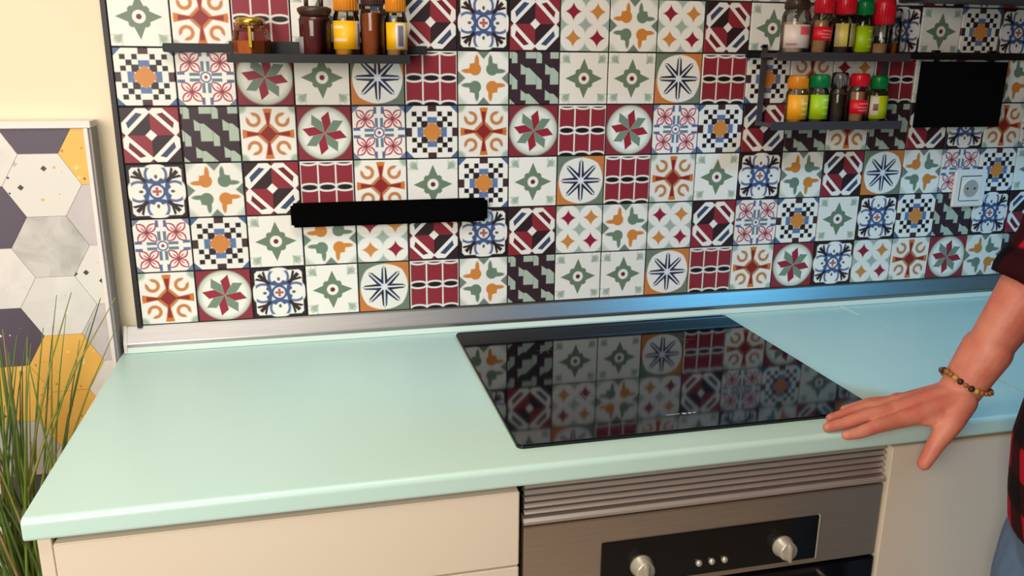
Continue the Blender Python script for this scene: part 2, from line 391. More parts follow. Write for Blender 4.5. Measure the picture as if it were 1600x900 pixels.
obj('end_cap', prism_x([(-0.0005, 0.9012), (-0.0005, 0.9495), (-0.0050, 0.9495), (-0.0055, 0.9455), (-0.0195, 0.9205), (-0.0202, 0.9180), (-0.0202, 0.9012)], -0.034, -0.028), M['alu_cap'], trim)

# ------------------------------------------------------------------ hob
hb = thing('induction_hob', 'black glass induction hob set into the mint worktop', 'hob', (0.585, -0.560, 0.900))
obj('glass_plate', plate_z(round_rect(0.0015, 0.5885, 0.0015, 0.5185, 0.009), 0.0006, 0.0062), M['hob'], hb)
obj('rim', plate_z(round_rect(0, 0.59, 0, 0.52, 0.010), 0.0002, 0.0042), M['hob_edge'], hb)
def flat_print(name, pts_list, parent, m, z=0.00635):
    bm = bmesh.new()
    for (x0, x1, y0, y1) in pts_list: box(x0, x1, y0, y1, z-0.0002, z+0.0001, bm=bm)
    return obj(name, bm, m, parent)
flat_print('control_mark', [(0.250, 0.272, 0.052, 0.0535), (0.276, 0.283, 0.050, 0.055), (0.286, 0.291, 0.050, 0.055), (0.294, 0.299, 0.051, 0.054)], hb, M['print'])
for cx, cy in ((0.15, 0.15), (0.15, 0.38), (0.43, 0.38), (0.41, 0.15)):
    flat_print('zone_mark', [(cx-0.02, cx+0.02, cy-0.0004, cy+0.0004), (cx-0.0004, cx+0.0004, cy-0.02, cy+0.02)], hb, mat('zone_print', (70, 70, 74), 0.5))

# ------------------------------------------------------------------ base units
FY = -0.602
dc = thing('drawer_cabinet', 'cream drawer cabinet under the worktop left of the oven', 'cabinet', (0.28, -0.3, 0.0))
def at(parent, bm):      # move world-space geometry into the parent's space
    bmesh.ops.translate(bm, verts=bm.verts[:], vec=-parent.location); return bm
obj('body', at(dc, box(-0.008, 0.578, -0.58, -0.012, 0.1, 0.868)), M['carcass'], dc)
obj('end_panel', at(dc, box(-0.0275, -0.0115, -0.604, -0.012, 0.0, 0.8685, 0.001, 1)), M['front'], dc)
obj('top_rail', at(dc, box(-0.009, 0.577, -0.592, -0.575, 0.852, 0.8685)), M['rail_grey'], dc)
for z0, z1 in ((0.7455, 0.8605), (0.43, 0.7425), (0.105, 0.427)):
    obj('drawer_front', at(dc, box(-0.0095, 0.5765, FY-0.006, -0.582, z0, z1, 0.0015, 2)), M['front'], dc)
obj('plinth', at(dc, box(-0.0115, 0.578, -0.54, -0.52, 0.0, 0.1)), M['plinth'], dc)
bc = thing('base_cabinet', 'cream door base cabinet right of the oven, below the hand', 'cabinet', (1.6, -0.3, 0.0))
obj('body', at(bc, box(1.172, 2.05, -0.58, -0.012, 0.1, 0.868)), M['carcass'], bc)
obj('top_rail', at(bc, box(1.172, 2.05, -0.592, -0.575, 0.858, 0.8685)), M['rail_grey'], bc)
obj('door', at(bc, box(1.1685, 1.764, FY-0.006, -0.582, 0.105, 0.8635, 0.0015, 2)), M['front'], bc)
obj('door', at(bc, box(1.767, 2.05, FY-0.006, -0.582, 0.105, 0.8635, 0.0015, 2)), M['front'], bc)
obj('plinth', at(bc, box(1.172, 2.05, -0.54, -0.52, 0.0, 0.1)), M['plinth'], bc)

# ------------------------------------------------------------------ oven
ov = thing('built_in_oven', 'stainless steel oven with slatted vent and two knobs under the hob', 'oven', (0.874, -0.3, 0.1))
OX0, OX1 = 0.5825, 1.1655
obj('casing', at(ov, box(OX0+0.003, OX1-0.003, -0.575, -0.012, 0.1, 0.868)), M['gap'], ov)
vent = obj('vent_grille', at(ov, box(OX0+0.001, OX1-0.001, -0.586, -0.572, 0.8035, 0.868)), M['gap'], ov)
ns = 5; zt, zb = 0.8655, 0.8145; st = (zt-zb)/ns
for i in range(ns):
    z1 = zt-i*st; z0 = z1-st
    bm = prism_x([(-0.586, z1-0.0004), (-0.597, z1-0.0006), (-0.6015, z1-0.0044), (-0.6015, z1-0.0050), (-0.600, z1-0.0052), (-0.596, z1-0.0026), (-0.586, z1-0.0024)], OX0+0.003, OX1-0.002)
    bmesh.ops.translate(bm, verts=bm.verts[:], vec=-ov.location); obj('slat', bm, M['slat'], vent)
bm = prism_x([(-0.586, 0.8145), (-0.602, 0.8135), (-0.6065, 0.810), (-0.6065, 0.806), (-0.602, 0.8045), (-0.586, 0.8045)], OX0+0.001, OX1-0.001)
obj('vent_lip', at(ov, bm), M['slat'], vent)
fas = obj('fascia', at(ov, box(OX0+0.002, OX1-0.002, -0.604, -0.577, 0.676, 0.8005, 0.0015, 2)), M['steel'], ov)
ins = obj('control_panel', at(ov, box(0.7005, 1.0550, -0.6062, -0.600, 0.686, 0.7605, 0.0008, 1)), M['ovenblack'], ov)
obj('panel_edge', at(ov, box(1.0550, 1.0575, -0.6066, -0.600, 0.686, 0.7605, 0.0004, 1)), M['knob'], ins)
for kx in (0.763, 0.995):
    k = obj('knob', lathe([(0, 0), (0.0175, 0), (0.0175, 0.004), (0.0155, 0.006), (0.0148, 0.019), (0.0132, 0.021), (0, 0.0212)], 28, axis='Y', org=(kx-ov.location.x, -0.606-ov.location.y, 0.7165-ov.location.z)), M['knob'], ov, True)
    obj('grip', at(ov, box(kx-0.0022, kx+0.0022, -0.633, -0.624, 0.7165-0.0145, 0.7165+0.0145, 0.0012, 2)), M['knob'], k)
for bx in (0.8556, 0.8767, 0.8977):
    obj('button', lathe([(0, 0), (0.0052, 0), (0.0052, 0.004), (0.003, 0.0065), (0, 0.007)], 16, axis='Y', org=(bx-ov.location.x, -0.606-ov.location.y, 0.7075-ov.location.z)), M['knob'], ov, True)
dr = obj('door', at(ov, box(OX0+0.002, OX1-0.002, -0.606, -0.577, 0.19, 0.6725, 0.002, 2)), M['ovenblack'], ov)
obj('door_frame', at(ov, box(OX0+0.002, OX1-0.28, -0.6075, -0.600, 0.6560, 0.6722, 0.001, 1)), M['steel'], dr)
hd = tube([(0.66, -0.602, 0.635), (0.66, -0.640, 0.635), (0.665, -0.645, 0.635), (1.085, -0.645, 0.635), (1.09, -0.640, 0.635), (1.09, -0.602, 0.635)], [0.006]*6, 10)
obj('handle', at(ov, hd), M['steel'], dr, True)
obj('lower_panel', at(ov, box(OX0+0.002, OX1-0.002, -0.604, -0.577, 0.105, 0.187, 0.002, 1)), M['front'], ov)

# ------------------------------------------------------------------ wall bits: knife bar, socket, rails, trays, board
kb = thing('magnetic_knife_bar', 'long matt black magnetic knife bar on the tiles', 'knife rack', (0.467, -0.008, 1.151))
obj('bar', box(-0.1865, 0.1865, -0.024, -0.006, -0.0225, 0.0225, 0.005, 3), M['knifebar'], kb)
for sx in (-0.13, 0.13): obj('wall_bracket', box(sx-0.015, sx+0.015, -0.0075, 0.0008, -0.012, 0.012), M['blackmetal'], kb)

so = thing('wall_socket', 'white square wall socket on the tiles near the shirt sleeve', 'socket', (1.778, -0.0078, 1.1605))
pl_ = obj('plate', box(-0.0425, 0.0425, -0.009, 0.0, -0.0425, 0.0425, 0.003, 3), M['plastic_white'], so)
obj('insert', box(-0.029, 0.029, -0.011, -0.006, -0.029, 0.029, 0.002, 2), M['plastic_white'], so)
wl = obj('socket_ring', lathe([(0.0195, 0.0108), (0.0215, 0.0125), (0.0235, 0.0108), (0.0235, 0.006), (0.0195, 0.006), (0.0195, 0.0108)], 32, axis='Y'), M['plastic_white'], so, True)
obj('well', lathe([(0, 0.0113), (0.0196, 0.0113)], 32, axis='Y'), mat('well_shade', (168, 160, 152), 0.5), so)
for sx in (-0.0095, 0.0095): obj('pin_hole', lathe([(0, 0.0116), (0.0026, 0.0116), (0.0026, 0.011)], 12, axis='Y', org=(sx, 0, 0)), M['gap'], so)

def rail(label, x0, x1):
    t = thing('wall_rail', label, 'rail', ((x0+x1)/2, -0.0075, 1.4495), 'black hanging rails on the tiles')
    h = (x1-x0)/2
    obj('bar', box(-h, h, -0.020, -0.014, -0.0075, 0.0075, 0.0015, 2), M['blackmetal'], t)
    for sx in (-h+0.03, 0.0, h-0.03): obj('bracket', box(sx-0.008, sx+0.008, -0.0145, 0.001, -0.006, 0.006), M['blackmetal'], t)
    return t
rail('short black wall rail holding the tray of amber jars', 0.0855, 0.541)
rail('long black wall rail holding the spice rack and black board', 1.185, 2.1)

def tray(parent, x0, x1, zf, yb, yf, lip, m, name='tray'):
    bm = box(x0, x1, yf, yb, zf-0.0025, zf)
    f = obj(name, bm, m, parent)
    obj('front_lip', box(x0, x1, yf-0.002, yf, zf-0.0025-lip*0.35, zf+lip*0.65-0.0025), m, f)
    for x in (x0, x1-0.002): obj('side_lip', box(x, x+0.002, yf, yb, zf, zf+lip*0.35), m, f)
    return f
ht = thing('hanging_tray', 'black metal tray hooked on the short rail under amber jars', 'shelf', (0.3475, -0.03, 1.4335))
tray(ht, -0.1525, 0.1525, 0.0, 0.0, -0.067, 0.0145, M['blackmetal'])
obj('back_plate', box(-0.1525, 0.1525, -0.0002, 0.002, -0.0025, 0.028), M['blackmetal'], ht)
for sx in (-0.10, 0.10): obj('hook', box(sx-0.012, sx+0.012, -0.0002, 0.0095, 0.0235, 0.028), M['blackmetal'], ht)

sr = thing('spice_rack', 'two-tier dark grey metal spice rack hooked on the long rail', 'spice rack', (1.36, -0.03, 1.448))
def mv(bm): return bm
tray(sr, -0.145, 0.155, -0.003, 0.0, -0.062, 0.0165, M['greymetal'], 'upper_shelf')
tray(sr, -0.145, 0.155, -0.137, 0.0, -0.062, 0.0165, M['greymetal'], 'lower_shelf')
for sx in (-0.142, 0.140): obj('upright', box(sx, sx+0.012, -0.0002, 0.002, -0.142, 0.020), M['greymetal'], sr)
for sx in (-0.137, 0.145): obj('hook', box(sx-0.004, sx+0.004, -0.0002, 0.0095, 0.0135, 0.018), M['greymetal'], sr)

bb = thing('black_board', 'plain matt black rectangular board hanging below the long rail', 'board', (1.700, -0.031, 1.369))
obj('panel', box(-0.109, 0.109, -0.006, 0.0, -0.069, 0.069, 0.001, 1), M['blackboard'], bb)
for sx in (-0.07, 0.07): obj('hanger', box(sx-0.006, sx+0.006, -0.001, 0.0015, 0.06, 0.092), M['blackmetal'], bb)
for sx in (-0.07, 0.07): obj('hanger_hook', box(sx-0.006, sx+0.006, -0.001, 0.012, 0.0885, 0.092), M['blackmetal'], bb)

wc = thing('wall_cabinet', 'dark wall cabinet underside at the top right above the tiles', 'cabinet', (1.535, -0.17, 1.556))
obj('body', box(0.0, 0.90, -0.14, 0.1605, 0.0, 0.72, 0.001, 1), M['cabinet_dark'], wc)
obj('door', box(0.001, 0.448, -0.160, -0.141, 0.002, 0.718, 0.002, 2), M['cabinet_dark'], wc)
obj('door', box(0.451, 0.899, -0.160, -0.141, 0.002, 0.718, 0.002, 2), M['cabinet_dark'], wc)

shade_cabinet = thing('wall_cabinet', 'unseen dark wall cabinet added above the spice rack to shade it', 'cabinet', (1.180, -0.17, 1.640))  # added out-of-view cabinet, placed to darken the spice rack and tiles below
obj('body', box(0.0, 0.353, -0.14, 0.1605, 0.0, 0.636, 0.001, 1), M['cabinet_dark'], shade_cabinet)
obj('door', box(0.001, 0.352, -0.160, -0.141, 0.002, 0.634, 0.002, 2), M['cabinet_dark'], shade_cabinet)

# ------------------------------------------------------------------ jars and bottles
def label_mat(name, base, marks=()):
    m, nt, b = new_mat(name)
    uv = nt.nodes.new('ShaderNodeUVMap'); sp = nt.nodes.new('ShaderNodeSeparateXYZ'); nt.links.new(uv.outputs[0], sp.inputs[0])
    u = V(nt, sp.outputs[0]); v = V(nt, sp.outputs[1]); P = Paint(nt, base); P.c = rgba(base)
    for (u0, u1, v0, v1, col) in marks: P.lay(col, rect(u, v, (u0+u1)/2, (v0+v1)/2, (u1-u0)/2, (v1-v0)/2), 0.05)
    if isinstance(P.c, tuple): b.inputs['Base Color'].default_value = P.c
    else: nt.links.new(P.c, b.inputs['Base Color'])
    b.inputs['Roughness'].default_value = 0.45
    return m
def sector(r, z0, z1, a0, a1, seg=20, th=0.0004):
    """label: a thin curved sheet of real thickness with UVs"""
    bm = bmesh.new(); uvl = bm.loops.layers.uv.new('UVMap'); vs = []
    for i in range(seg+1):
        a = math.radians(a0+(a1-a0)*i/seg)
        vs.append([bm.verts.new((rr*math.cos(a), rr*math.sin(a), z)) for rr, z in ((r+th, z0), (r+th, z1), (r, z1), (r, z0))])
    for i in range(seg):
        for k in range(4):
            f = bm.faces.new((vs[i][k], vs[i+1][k], vs[i+1][(k+1) % 4], vs[i][(k+1) % 4]))
            for l in f.loops:
                j = i if l.vert in vs[i] else i+1
                l[uvl].uv = (j/seg, (l.vert.co.z-z0)/(z1-z0))
    bm.faces.new(vs[0][::-1]); bm.faces.new(vs[-1])
    return bm
def bottle(name, label, cat, loc, group, r=0.0215, h=0.068, neck=0.0165, cap_r=0.018, cap_h=0.027, cap=None, fill=None, fill_h=0.9, lab=None, lz=(0.012, 0.058), la=(190, 350), tilt=(0, 0, 0), cap_glass=False):
    t = thing(name, label, cat, loc, group); t.rotation_euler = tilt
    obj('glass', lathe([(0, 0.0), (r*0.86, 0.0), (r, 0.003), (r, h*0.86), (r*0.93, h*0.94), (neck, h), (neck, h+0.006)], 32), M['glass'], t, True)
    if fill: obj('contents', lathe([(0, 0.0016), (r*0.84, 0.0016), (r*0.955, 0.004), (r*0.955, h*0.86*fill_h), (r*0.6, h*0.88*fill_h), (0, h*0.88*fill_h)], 28), fill, t, True)
    if cap:
        c = obj('cap', lathe([(0, h+0.0015), (cap_r, h+0.0015), (cap_r, h+cap_h*0.80), (cap_r*0.94, h+cap_h*0.92), (cap_r*0.80, h+cap_h), (0, h+cap_h)], 32), cap, t, True)
        bm = bmesh.new()
        for i in range(24):
            a = 2*math.pi*i/24; x, y = cap_r*math.cos(a), cap_r*math.sin(a); d = 0.0006
            box(x-d, x+d, y-d, y+d, h+0.003, h+cap_h*0.75, bm=bm)
        rb = obj('cap_ribs', bm, cap, c)
        ld = c
    if lab: 
        for k, (m_, a0, a1) in enumerate(lab if isinstance(lab, list) else [(lab, la[0], la[1])]):
            obj('paper_label', sector(r+0.0003, lz[0], lz[1], a0, a1), m_, t, True)
    return t
SP = dict(orange=mat('spice_orange', (196, 104, 36), 0.8, noise=0.2, scale=300), dred=mat('spice_dark_red', (92, 14, 18), 0.7, noise=0.15, scale=250), ochre=mat('spice_ochre', (206, 140, 40), 0.8, noise=0.15, scale=300),
          brown=mat('spice_brown', (150, 74, 24), 0.8, noise=0.12, scale=300), tan=mat('spice_tan', (170, 128, 88), 0.8, noise=0.25, scale=400), dark=mat('spice_peppercorn', (52, 36, 28), 0.7, noise=0.5, scale=220), green=mat('dried_herb', (96, 100, 52), 0.9, noise=0.35, scale=300), pale=mat('spice_pale', (196, 170, 150), 0.8, noise=0.2, scale=300))
CP = dict(red=mat('cap_red', (214, 20, 38), 0.35), green=mat('cap_green', (0, 122, 56), 0.35), orange=mat('cap_orange', (222, 134, 22), 0.35), brown=mat('lid_brown', (62, 38, 26), 0.4), gold=mat('lid_gold', (196, 160, 70), 0.25, 0.9), dark=mat('cap_dark', (36, 40, 40), 0.4), clear=glass_mat('clear_cap', (225, 225, 225)))
pk = (255, 220, 190); bar = (120, 110, 120)
Lb = dict(yellow=label_mat('label_yellow', (250, 184, 10), [(0.14, 0.42, 0.74, 0.82, pk), (0.12, 0.52, 0.28, 0.38, pk), (0.80, 1.0, 0.0, 1.0, (224, 214, 204)), (0.86, 0.95, 0.1, 0.92, bar)]),
          yellow2=label_mat('label_yellow_barcode', (250, 184, 10), [(0.42, 0.80, 0.05, 0.95, (232, 222, 212)), (0.50, 0.72, 0.12, 0.88, bar)]),
          orange=label_mat('label_orange', (252, 168, 22), [(0.5, 0.85, 0.62, 0.68, (255, 216, 120)), (0.5, 0.85, 0.40, 0.46, (255, 216, 120)), (0.5, 0.85, 0.16, 0.24, (255, 216, 120))]),
          lime=label_mat('label_lime', (176, 206, 10), [(0.5, 0.85, 0.76, 0.84, (220, 236, 130)), (0.5, 0.85, 0.46, 0.52, (220, 236, 130)), (0.5, 0.85, 0.18, 0.26, (220, 236, 130))]),
          lime2=label_mat('label_lime_white', (186, 206, 10), [(0.0, 0.34, 0.15, 0.95, (226, 212, 196)), (0.16, 0.34, 0.35, 0.65, (110, 60, 50))]),
          red=label_mat('label_red', (232, 22, 44), [(0.35, 0.75, 0.68, 0.76, (255, 140, 140)), (0.3, 0.7, 0.42, 0.50, (255, 130, 130)), (0.35, 0.75, 0.20, 0.28, (255, 140, 140))]),
          white=label_mat('label_white_pink', (226, 206, 194), [(0.46, 0.84, 0.56, 0.92, (228, 92, 104)), (0.1, 0.4, 0.12, 0.2, (196, 120, 110))]),
          cream=label_mat('label_cream', (226, 200, 92), [(0.0, 0.4, 0.05, 0.95, (196, 176, 130))]))
SHL = 1.4335; gl = 'jars on the short rail tray'
# squat glass jar with gold lid
j = thing('spice_jar', 'squat clear glass jar with gold clasp lid, half full of orange spice', 'jar', (0.2345, -0.0635, SHL), gl)
obj('glass', lathe([(0, 0), (0.027, 0), (0.031, 0.003), (0.0325, 0.030), (0.029, 0.044), (0.022, 0.050), (0.022, 0.056)], 8), M['glass'], j)
obj('contents', lathe([(0, 0.002), (0.026, 0.002), (0.0295, 0.005), (0.0305, 0.028), (0, 0.029)], 8), SP['orange'], j)
ld = obj('lid', lathe([(0, 0.053), (0.0245, 0.053), (0.0245, 0.062), (0.020, 0.066), (0, 0.067)], 24), CP['gold'], j, True)
obj('clasp', box(-0.003, 0.003, -0.0345, -0.0315, 0.016, 0.052, 0.001, 1), CP['gold'], j)
# dark red jar
j = thing('spice_jar', 'rounded jar of dark red spice with flared brown lid', 'jar', (0.3415, -0.062, SHL), gl)
obj('glass', lathe([(0, 0), (0.024, 0), (0.0265, 0.003), (0.0272, 0.062), (0.0255, 0.069), (0.021, 0.072)], 32), M['glass'], j, True)
obj('contents', lathe([(0, 0.0015), (0.023, 0.0015), (0.0260, 0.004), (0.0264, 0.061), (0.024, 0.068), (0, 0.069)], 32), SP['dred'], j, True)
ld = obj('lid', lathe([(0, 0.070), (0.024, 0.070), (0.029, 0.078), (0.029, 0.083), (0.022, 0.086), (0, 0.086)], 32), CP['brown'], j, True)
for sx in (-0.013, 0.012): obj('lid_post', tube([(sx, 0, 0.084), (sx, 0, 0.108)], [0.004, 0.004], 10), CP['brown'], ld, True)
obj('lid_grip', tube([(-0.017, 0, 0.110), (0.016, 0, 0.110)], [0.005, 0.005], 10), CP['brown'], ld, True)
obj('paper_label', sector(0.0277, 0.008, 0.036, 188, 222), label_mat('label_grey', (150, 140, 140)), j, True)
bottle('spice_bottle', 'yellow-labelled spice bottle with orange cap between dark red and brown jars', 'bottle', (0.3945, -0.062, SHL), gl, r=0.0225, h=0.078, cap=CP['orange'], cap_r=0.0205, cap_h=0.034, neck=0.019, fill=SP['ochre'], fill_h=0.75, lab=Lb['yellow'], lz=(0.016, 0.063), la=(185, 345))
bottle('spice_bottle', 'tall clear jar full of orange-brown spice, without any label', 'jar', (0.4405, -0.062, SHL), gl, r=0.0215, h=0.088, cap=CP['brown'], cap_r=0.0195, cap_h=0.02, neck=0.0185, fill=SP['brown'], fill_h=1.0)
bottle('spice_bottle', 'yellow-labelled spice bottle with white barcode at right end of the tray', 'bottle', (0.4810, -0.062, SHL), gl, r=0.019, h=0.078, cap=CP['orange'], cap_r=0.0175, cap_h=0.034, neck=0.0165, fill=SP['tan'], fill_h=0.85, lab=Lb['yellow2'], lz=(0.016, 0.062), la=(200, 345))

UZ = 1.445; LZ = 1.311; gu = 'bottles on the upper spice shelf'; go = 'bottles on the lower spice shelf'
yy = -0.0625
bottle('spice_jar', 'wide glass jar with white and pink label on the upper spice shelf', 'jar', (1.268, yy, UZ), gu, r=0.0275, h=0.088, neck=0.022, cap=CP['brown'], cap_r=0.0235, cap_h=0.02, fill=SP['pale'], fill_h=0.85, lab=Lb['white'], lz=(0.016, 0.060), la=(190, 340))
bottle('spice_bottle', 'leaning bottle with red cap and small red label on the upper spice shelf', 'bottle', (1.3235, yy, UZ+0.0009), gu, r=0.0205, h=0.080, cap=CP['red'], cap_r=0.019, cap_h=0.036, neck=0.017, fill=SP['tan'], fill_h=0.98, lab=Lb['red'], lz=(0.030, 0.056), tilt=(0, 0.05, 0))
bottle('spice_bottle', 'bottle of dark peppercorns with red cap and two cream-yellow label panels', 'bottle', (1.3755, yy, UZ), gu, r=0.0225, h=0.080, cap=CP['red'], cap_r=0.020, cap_h=0.036, neck=0.018, fill=SP['dark'], fill_h=0.9, lab=[(Lb['cream'], 195, 262), (Lb['cream'], 272, 335)], lz=(0.020, 0.064))
bottle('spice_bottle', 'bottle with green cap and lime label on the upper spice shelf', 'bottle', (1.4200, yy, UZ), gu, r=0.0190, h=0.080, cap=CP['green'], cap_r=0.0165, cap_h=0.030, neck=0.0145, fill=SP['green'], fill_h=0.9, lab=Lb['lime'], lz=(0.010, 0.060))
bottle('spice_bottle', 'bottle with a tall bright red lid and no label beside green-capped bottle', 'bottle', (1.4640, yy, UZ), gu, r=0.0215, h=0.062, cap=CP['red'], cap_r=0.0215, cap_h=0.052, neck=0.019, fill=SP['tan'], fill_h=0.5)
bottle('spice_jar', 'clear glass jar at the right end of the upper spice shelf', 'jar', (1.5010, yy+0.012, UZ), gu, r=0.0150, h=0.074, cap=CP['clear'], cap_r=0.0130, cap_h=0.022, neck=0.0115, fill=SP['brown'], fill_h=0.45)

bottle('spice_bottle', 'bottle with orange cap and orange label on the lower spice shelf', 'bottle', (1.2855, yy, LZ), go, r=0.0215, h=0.070, cap=CP['orange'], cap_r=0.0195, cap_h=0.028, neck=0.017, fill=SP['ochre'], lab=Lb['orange'], lz=(0.012, 0.060))
bottle('spice_bottle', 'green-capped lime-label bottle next to the orange one on lower shelf', 'bottle', (1.3345, yy, LZ), go, r=0.0200, h=0.072, cap=CP['green'], cap_r=0.0185, cap_h=0.028, neck=0.016, fill=SP['green'], lab=Lb['lime'], lz=(0.012, 0.060))
bottle('pepper_mill', 'clear pepper grinder full of dark peppercorns with transparent top, no label', 'grinder', (1.3810, yy, LZ), go, r=0.0185, h=0.070, cap=CP['clear'], cap_r=0.0165, cap_h=0.034, neck=0.0145, fill=SP['dark'], fill_h=0.98)
bottle('spice_bottle', 'bottle with red cap and red label on the lower spice shelf', 'bottle', (1.4270, yy, LZ), go, r=0.0205, h=0.075, cap=CP['red'], cap_r=0.019, cap_h=0.027, neck=0.017, fill=SP['tan'], fill_h=1.0, lab=Lb['red'], lz=(0.022, 0.050))
bottle('spice_bottle', 'green-capped bottle with lime and white label at lower shelf right end', 'bottle', (1.4730, yy, LZ), go, r=0.0200, h=0.070, cap=CP['green'], cap_r=0.0165, cap_h=0.028, neck=0.0145, fill=SP['green'], lab=Lb['lime2'], lz=(0.012, 0.058))

# ------------------------------------------------------------------ hexagon panel leaning on the wall
def terrazzo(name, base, chips, scale, amount, marble=0.0):
    m, nt, b = new_mat(name)
    tc = nt.nodes.new('ShaderNodeTexCoord'); oi = nt.nodes.new('ShaderNodeObjectInfo'); ad = nt.nodes.new('ShaderNodeVectorMath'); ad.operation = 'ADD'
    cb = nt.nodes.new('ShaderNodeCombineXYZ'); s = V(nt, oi.outputs['Random'])*17.0
    for i in range(3): nt.links.new(s.k, cb.inputs[i])
    nt.links.new(tc.outputs['Object'], ad.inputs[0]); nt.links.new(cb.outputs[0], ad.inputs[1])
    P = Paint(nt, base); P.c = rgba(base)
    if marble:
        n = nt.nodes.new('ShaderNodeTexNoise'); n.inputs['Scale'].default_value = 14; n.inputs['Detail'].default_value = 6; n.inputs['Distortion'].default_value = 1.2
        nt.links.new(ad.outputs[0], n.inputs['Vector'])
        P.lay(tuple(int(c*marble) for c in base), 0.55-V(nt, n.outputs[0]), 0.3)
    for k, (col, sc, th, keep) in enumerate(chips):
        vo = nt.nodes.new('ShaderNodeTexVoronoi'); vo.inputs['Scale'].default_value = sc; vo.inputs['Randomness'].default_value = 1.0; vo.distance = 'MANHATTAN'
        a2 = nt.nodes.new('ShaderNodeVectorMath'); a2.operation = 'ADD'; a2.inputs[1].default_value = (k*3.1, k*1.7, k*2.3)
        nt.links.new(ad.outputs[0], a2.inputs[0]); nt.links.new(a2.outputs[0], vo.inputs['Vector'])
        sp = nt.nodes.new('ShaderNodeSeparateColor'); nt.links.new(vo.outputs['Color'], sp.inputs[0])
        d = V(nt, vo.outputs['Distance'])-th; kp = V(nt, sp.outputs[0])-keep
        P.lay(col, d.max(kp), 0.03)
    if isinstance(P.c, tuple): b.inputs['Base Color'].default_value = P.c
    else: nt.links.new(P.c, b.inputs['Base Color'])
    b.inputs['Roughness'].default_value = 0.5
    return m
HX = {'p': mat('hex_plum', (88, 76, 90), 0.55), 'q': terrazzo('hex_plum_flecked', (84, 72, 86), [((225, 215, 205), 60, 0.28, 0.35)], 0, 0),
      'y': terrazzo('hex_yellow', (236, 182, 84), [((196, 130, 50), 70, 0.25, 0.3), ((120, 80, 50), 55, 0.2, 0.12), ((250, 206, 130), 50, 0.3, 0.25)], 0, 0),
      't': terrazzo('hex_terrazzo', (222, 216, 206), [((62, 60, 56), 48, 0.30, 0.36), ((226, 178, 90), 42, 0.28, 0.2), ((190, 182, 174), 30, 0.3, 0.2)], 0, 0),
      'm': terrazzo('hex_marble', (206, 200, 192), [], 0, 0, 0.8), 'w': terrazzo('hex_white', (226, 220, 212), [((204, 198, 190), 60, 0.2, 0.2)], 0, 0, 0.95), 'l': terrazzo('hex_lilac', (200, 190, 188), [], 0, 0, 0.96)}
hp = thing('hexagon_panel', 'framed panel with plum, yellow and grey terrazzo hexagons behind the grass', 'panel', (-0.40, -0.018, 0.0))
PX1, PX0, PZ = 0.360, -0.500, 1.328      # panel-local x extent (right edge at world -0.04)
obj('board', box(PX0+0.002, PX1-0.012, -0.016, 0.024, 0.0, PZ-0.012), mat('hex_board', (196, 188, 184), 0.7), hp)
M['frame_white'] = mat('frame_white', (232, 222, 214), 0.5); M['frame_grey'] = mat('frame_grey', (150, 138, 134), 0.5)
obj('top_frame', box(PX0, PX1, -0.022, 0.026, PZ-0.012, PZ, 0.001, 1), M['frame_white'], hp)
obj('side_frame', box(PX1-0.012, PX1-0.005, -0.022, 0.026, 0.0, PZ-0.0122, 0.001, 1), M['frame_white'], hp)
obj('outer_frame', box(PX1-0.005, PX1, -0.018, 0.026, 0.0, PZ-0.0122, 0.001, 1), M['frame_grey'], hp)
obj('side_frame', box(PX0-0.008, PX0+0.002, -0.022, 0.026, 0.0, PZ-0.0122, 0.001, 1), M['frame_white'], hp)
HS = 0.0622; HH = HS*math.sqrt(3)/2          # hexagon side and half height (flat top)
cxB = -0.128+0.40; czB = 1.112
names = {(0, 2): 'p', (0, 1): 't', (0, 0): 'm', (0, -1): 'w', (0, -2): 'y', (0, -3): 'y', (0, -4): 't', (1, 2): 'p', (1, 1): 'y', (1, 0): 'l', (1, -1): 't', (1, -2): 'l', (1, -3): 'w', (-1, 2): 'w', (-1, 1): 'w', (-1, 0): 'p', (-1, -1): 'w', (-1, -2): 'q', (-1, -3): 'y', (-1, -4): 'l', (-2, 0): 't', (-2, 1): 'l'}
keys = 'twmlypqwl'
def clip_poly(poly, x0, x1, z0, z1):
    def cl(p, f, inter):
        out = []
        for i in range(len(p)):
            a, b = p[i-1], p[i]
            if f(b):
                if not f(a): out.append(inter(a, b))
                out.append(b)
            elif f(a): out.append(inter(a, b))
        return out
    ix = lambda X: (lambda a, b: (X, a[1]+(b[1]-a[1])*(X-a[0])/(b[0]-a[0])))
    iz = lambda Z: (lambda a, b: (a[0]+(b[0]-a[0])*(Z-a[1])/(b[1]-a[1]), Z))
    for f, it in ((lambda p: p[0] >= x0, ix(x0)), (lambda p: p[0] <= x1, ix(x1)), (lambda p: p[1] >= z0, iz(z0)), (lambda p: p[1] <= z1, iz(z1))):
        if poly: poly = cl(poly, f, it)
    return poly
for ci in range(-8, 3):
    for ri in range(-11, 4):
        cx = cxB+ci*1.5*HS; cz = czB+ri*2*HH+(HH if ci % 2 else 0.0)
        if ci % 2: cz -= 2*HH*0
        poly = [((HS-0.0004)*math.cos(math.radians(60*k)), (HS-0.0004)*math.sin(math.radians(60*k))) for k in range(6)]
        poly = clip_poly(poly, PX0+0.003-cx, PX1-0.0125-cx, 0.002-cz, PZ-0.0125-cz)
        if len(poly) < 3: continue
        key = names.get((ci, ri), keys[(ci*5+ri*7) % len(keys)])
        bm = bmesh.new(); A = [bm.verts.new((x, -0.0178, z)) for x, z in poly]; B = [bm.verts.new((x, -0.0155, z)) for x, z in poly]
        bm.faces.new(A); bm.faces.new(B[::-1])
        for i in range(len(poly)): bm.faces.new((A[i], A[(i+1) % len(poly)], B[(i+1) % len(poly)], B[i]))
        o = obj('hexagon', bm, HX[key], hp); o.location = (cx, 0, cz)

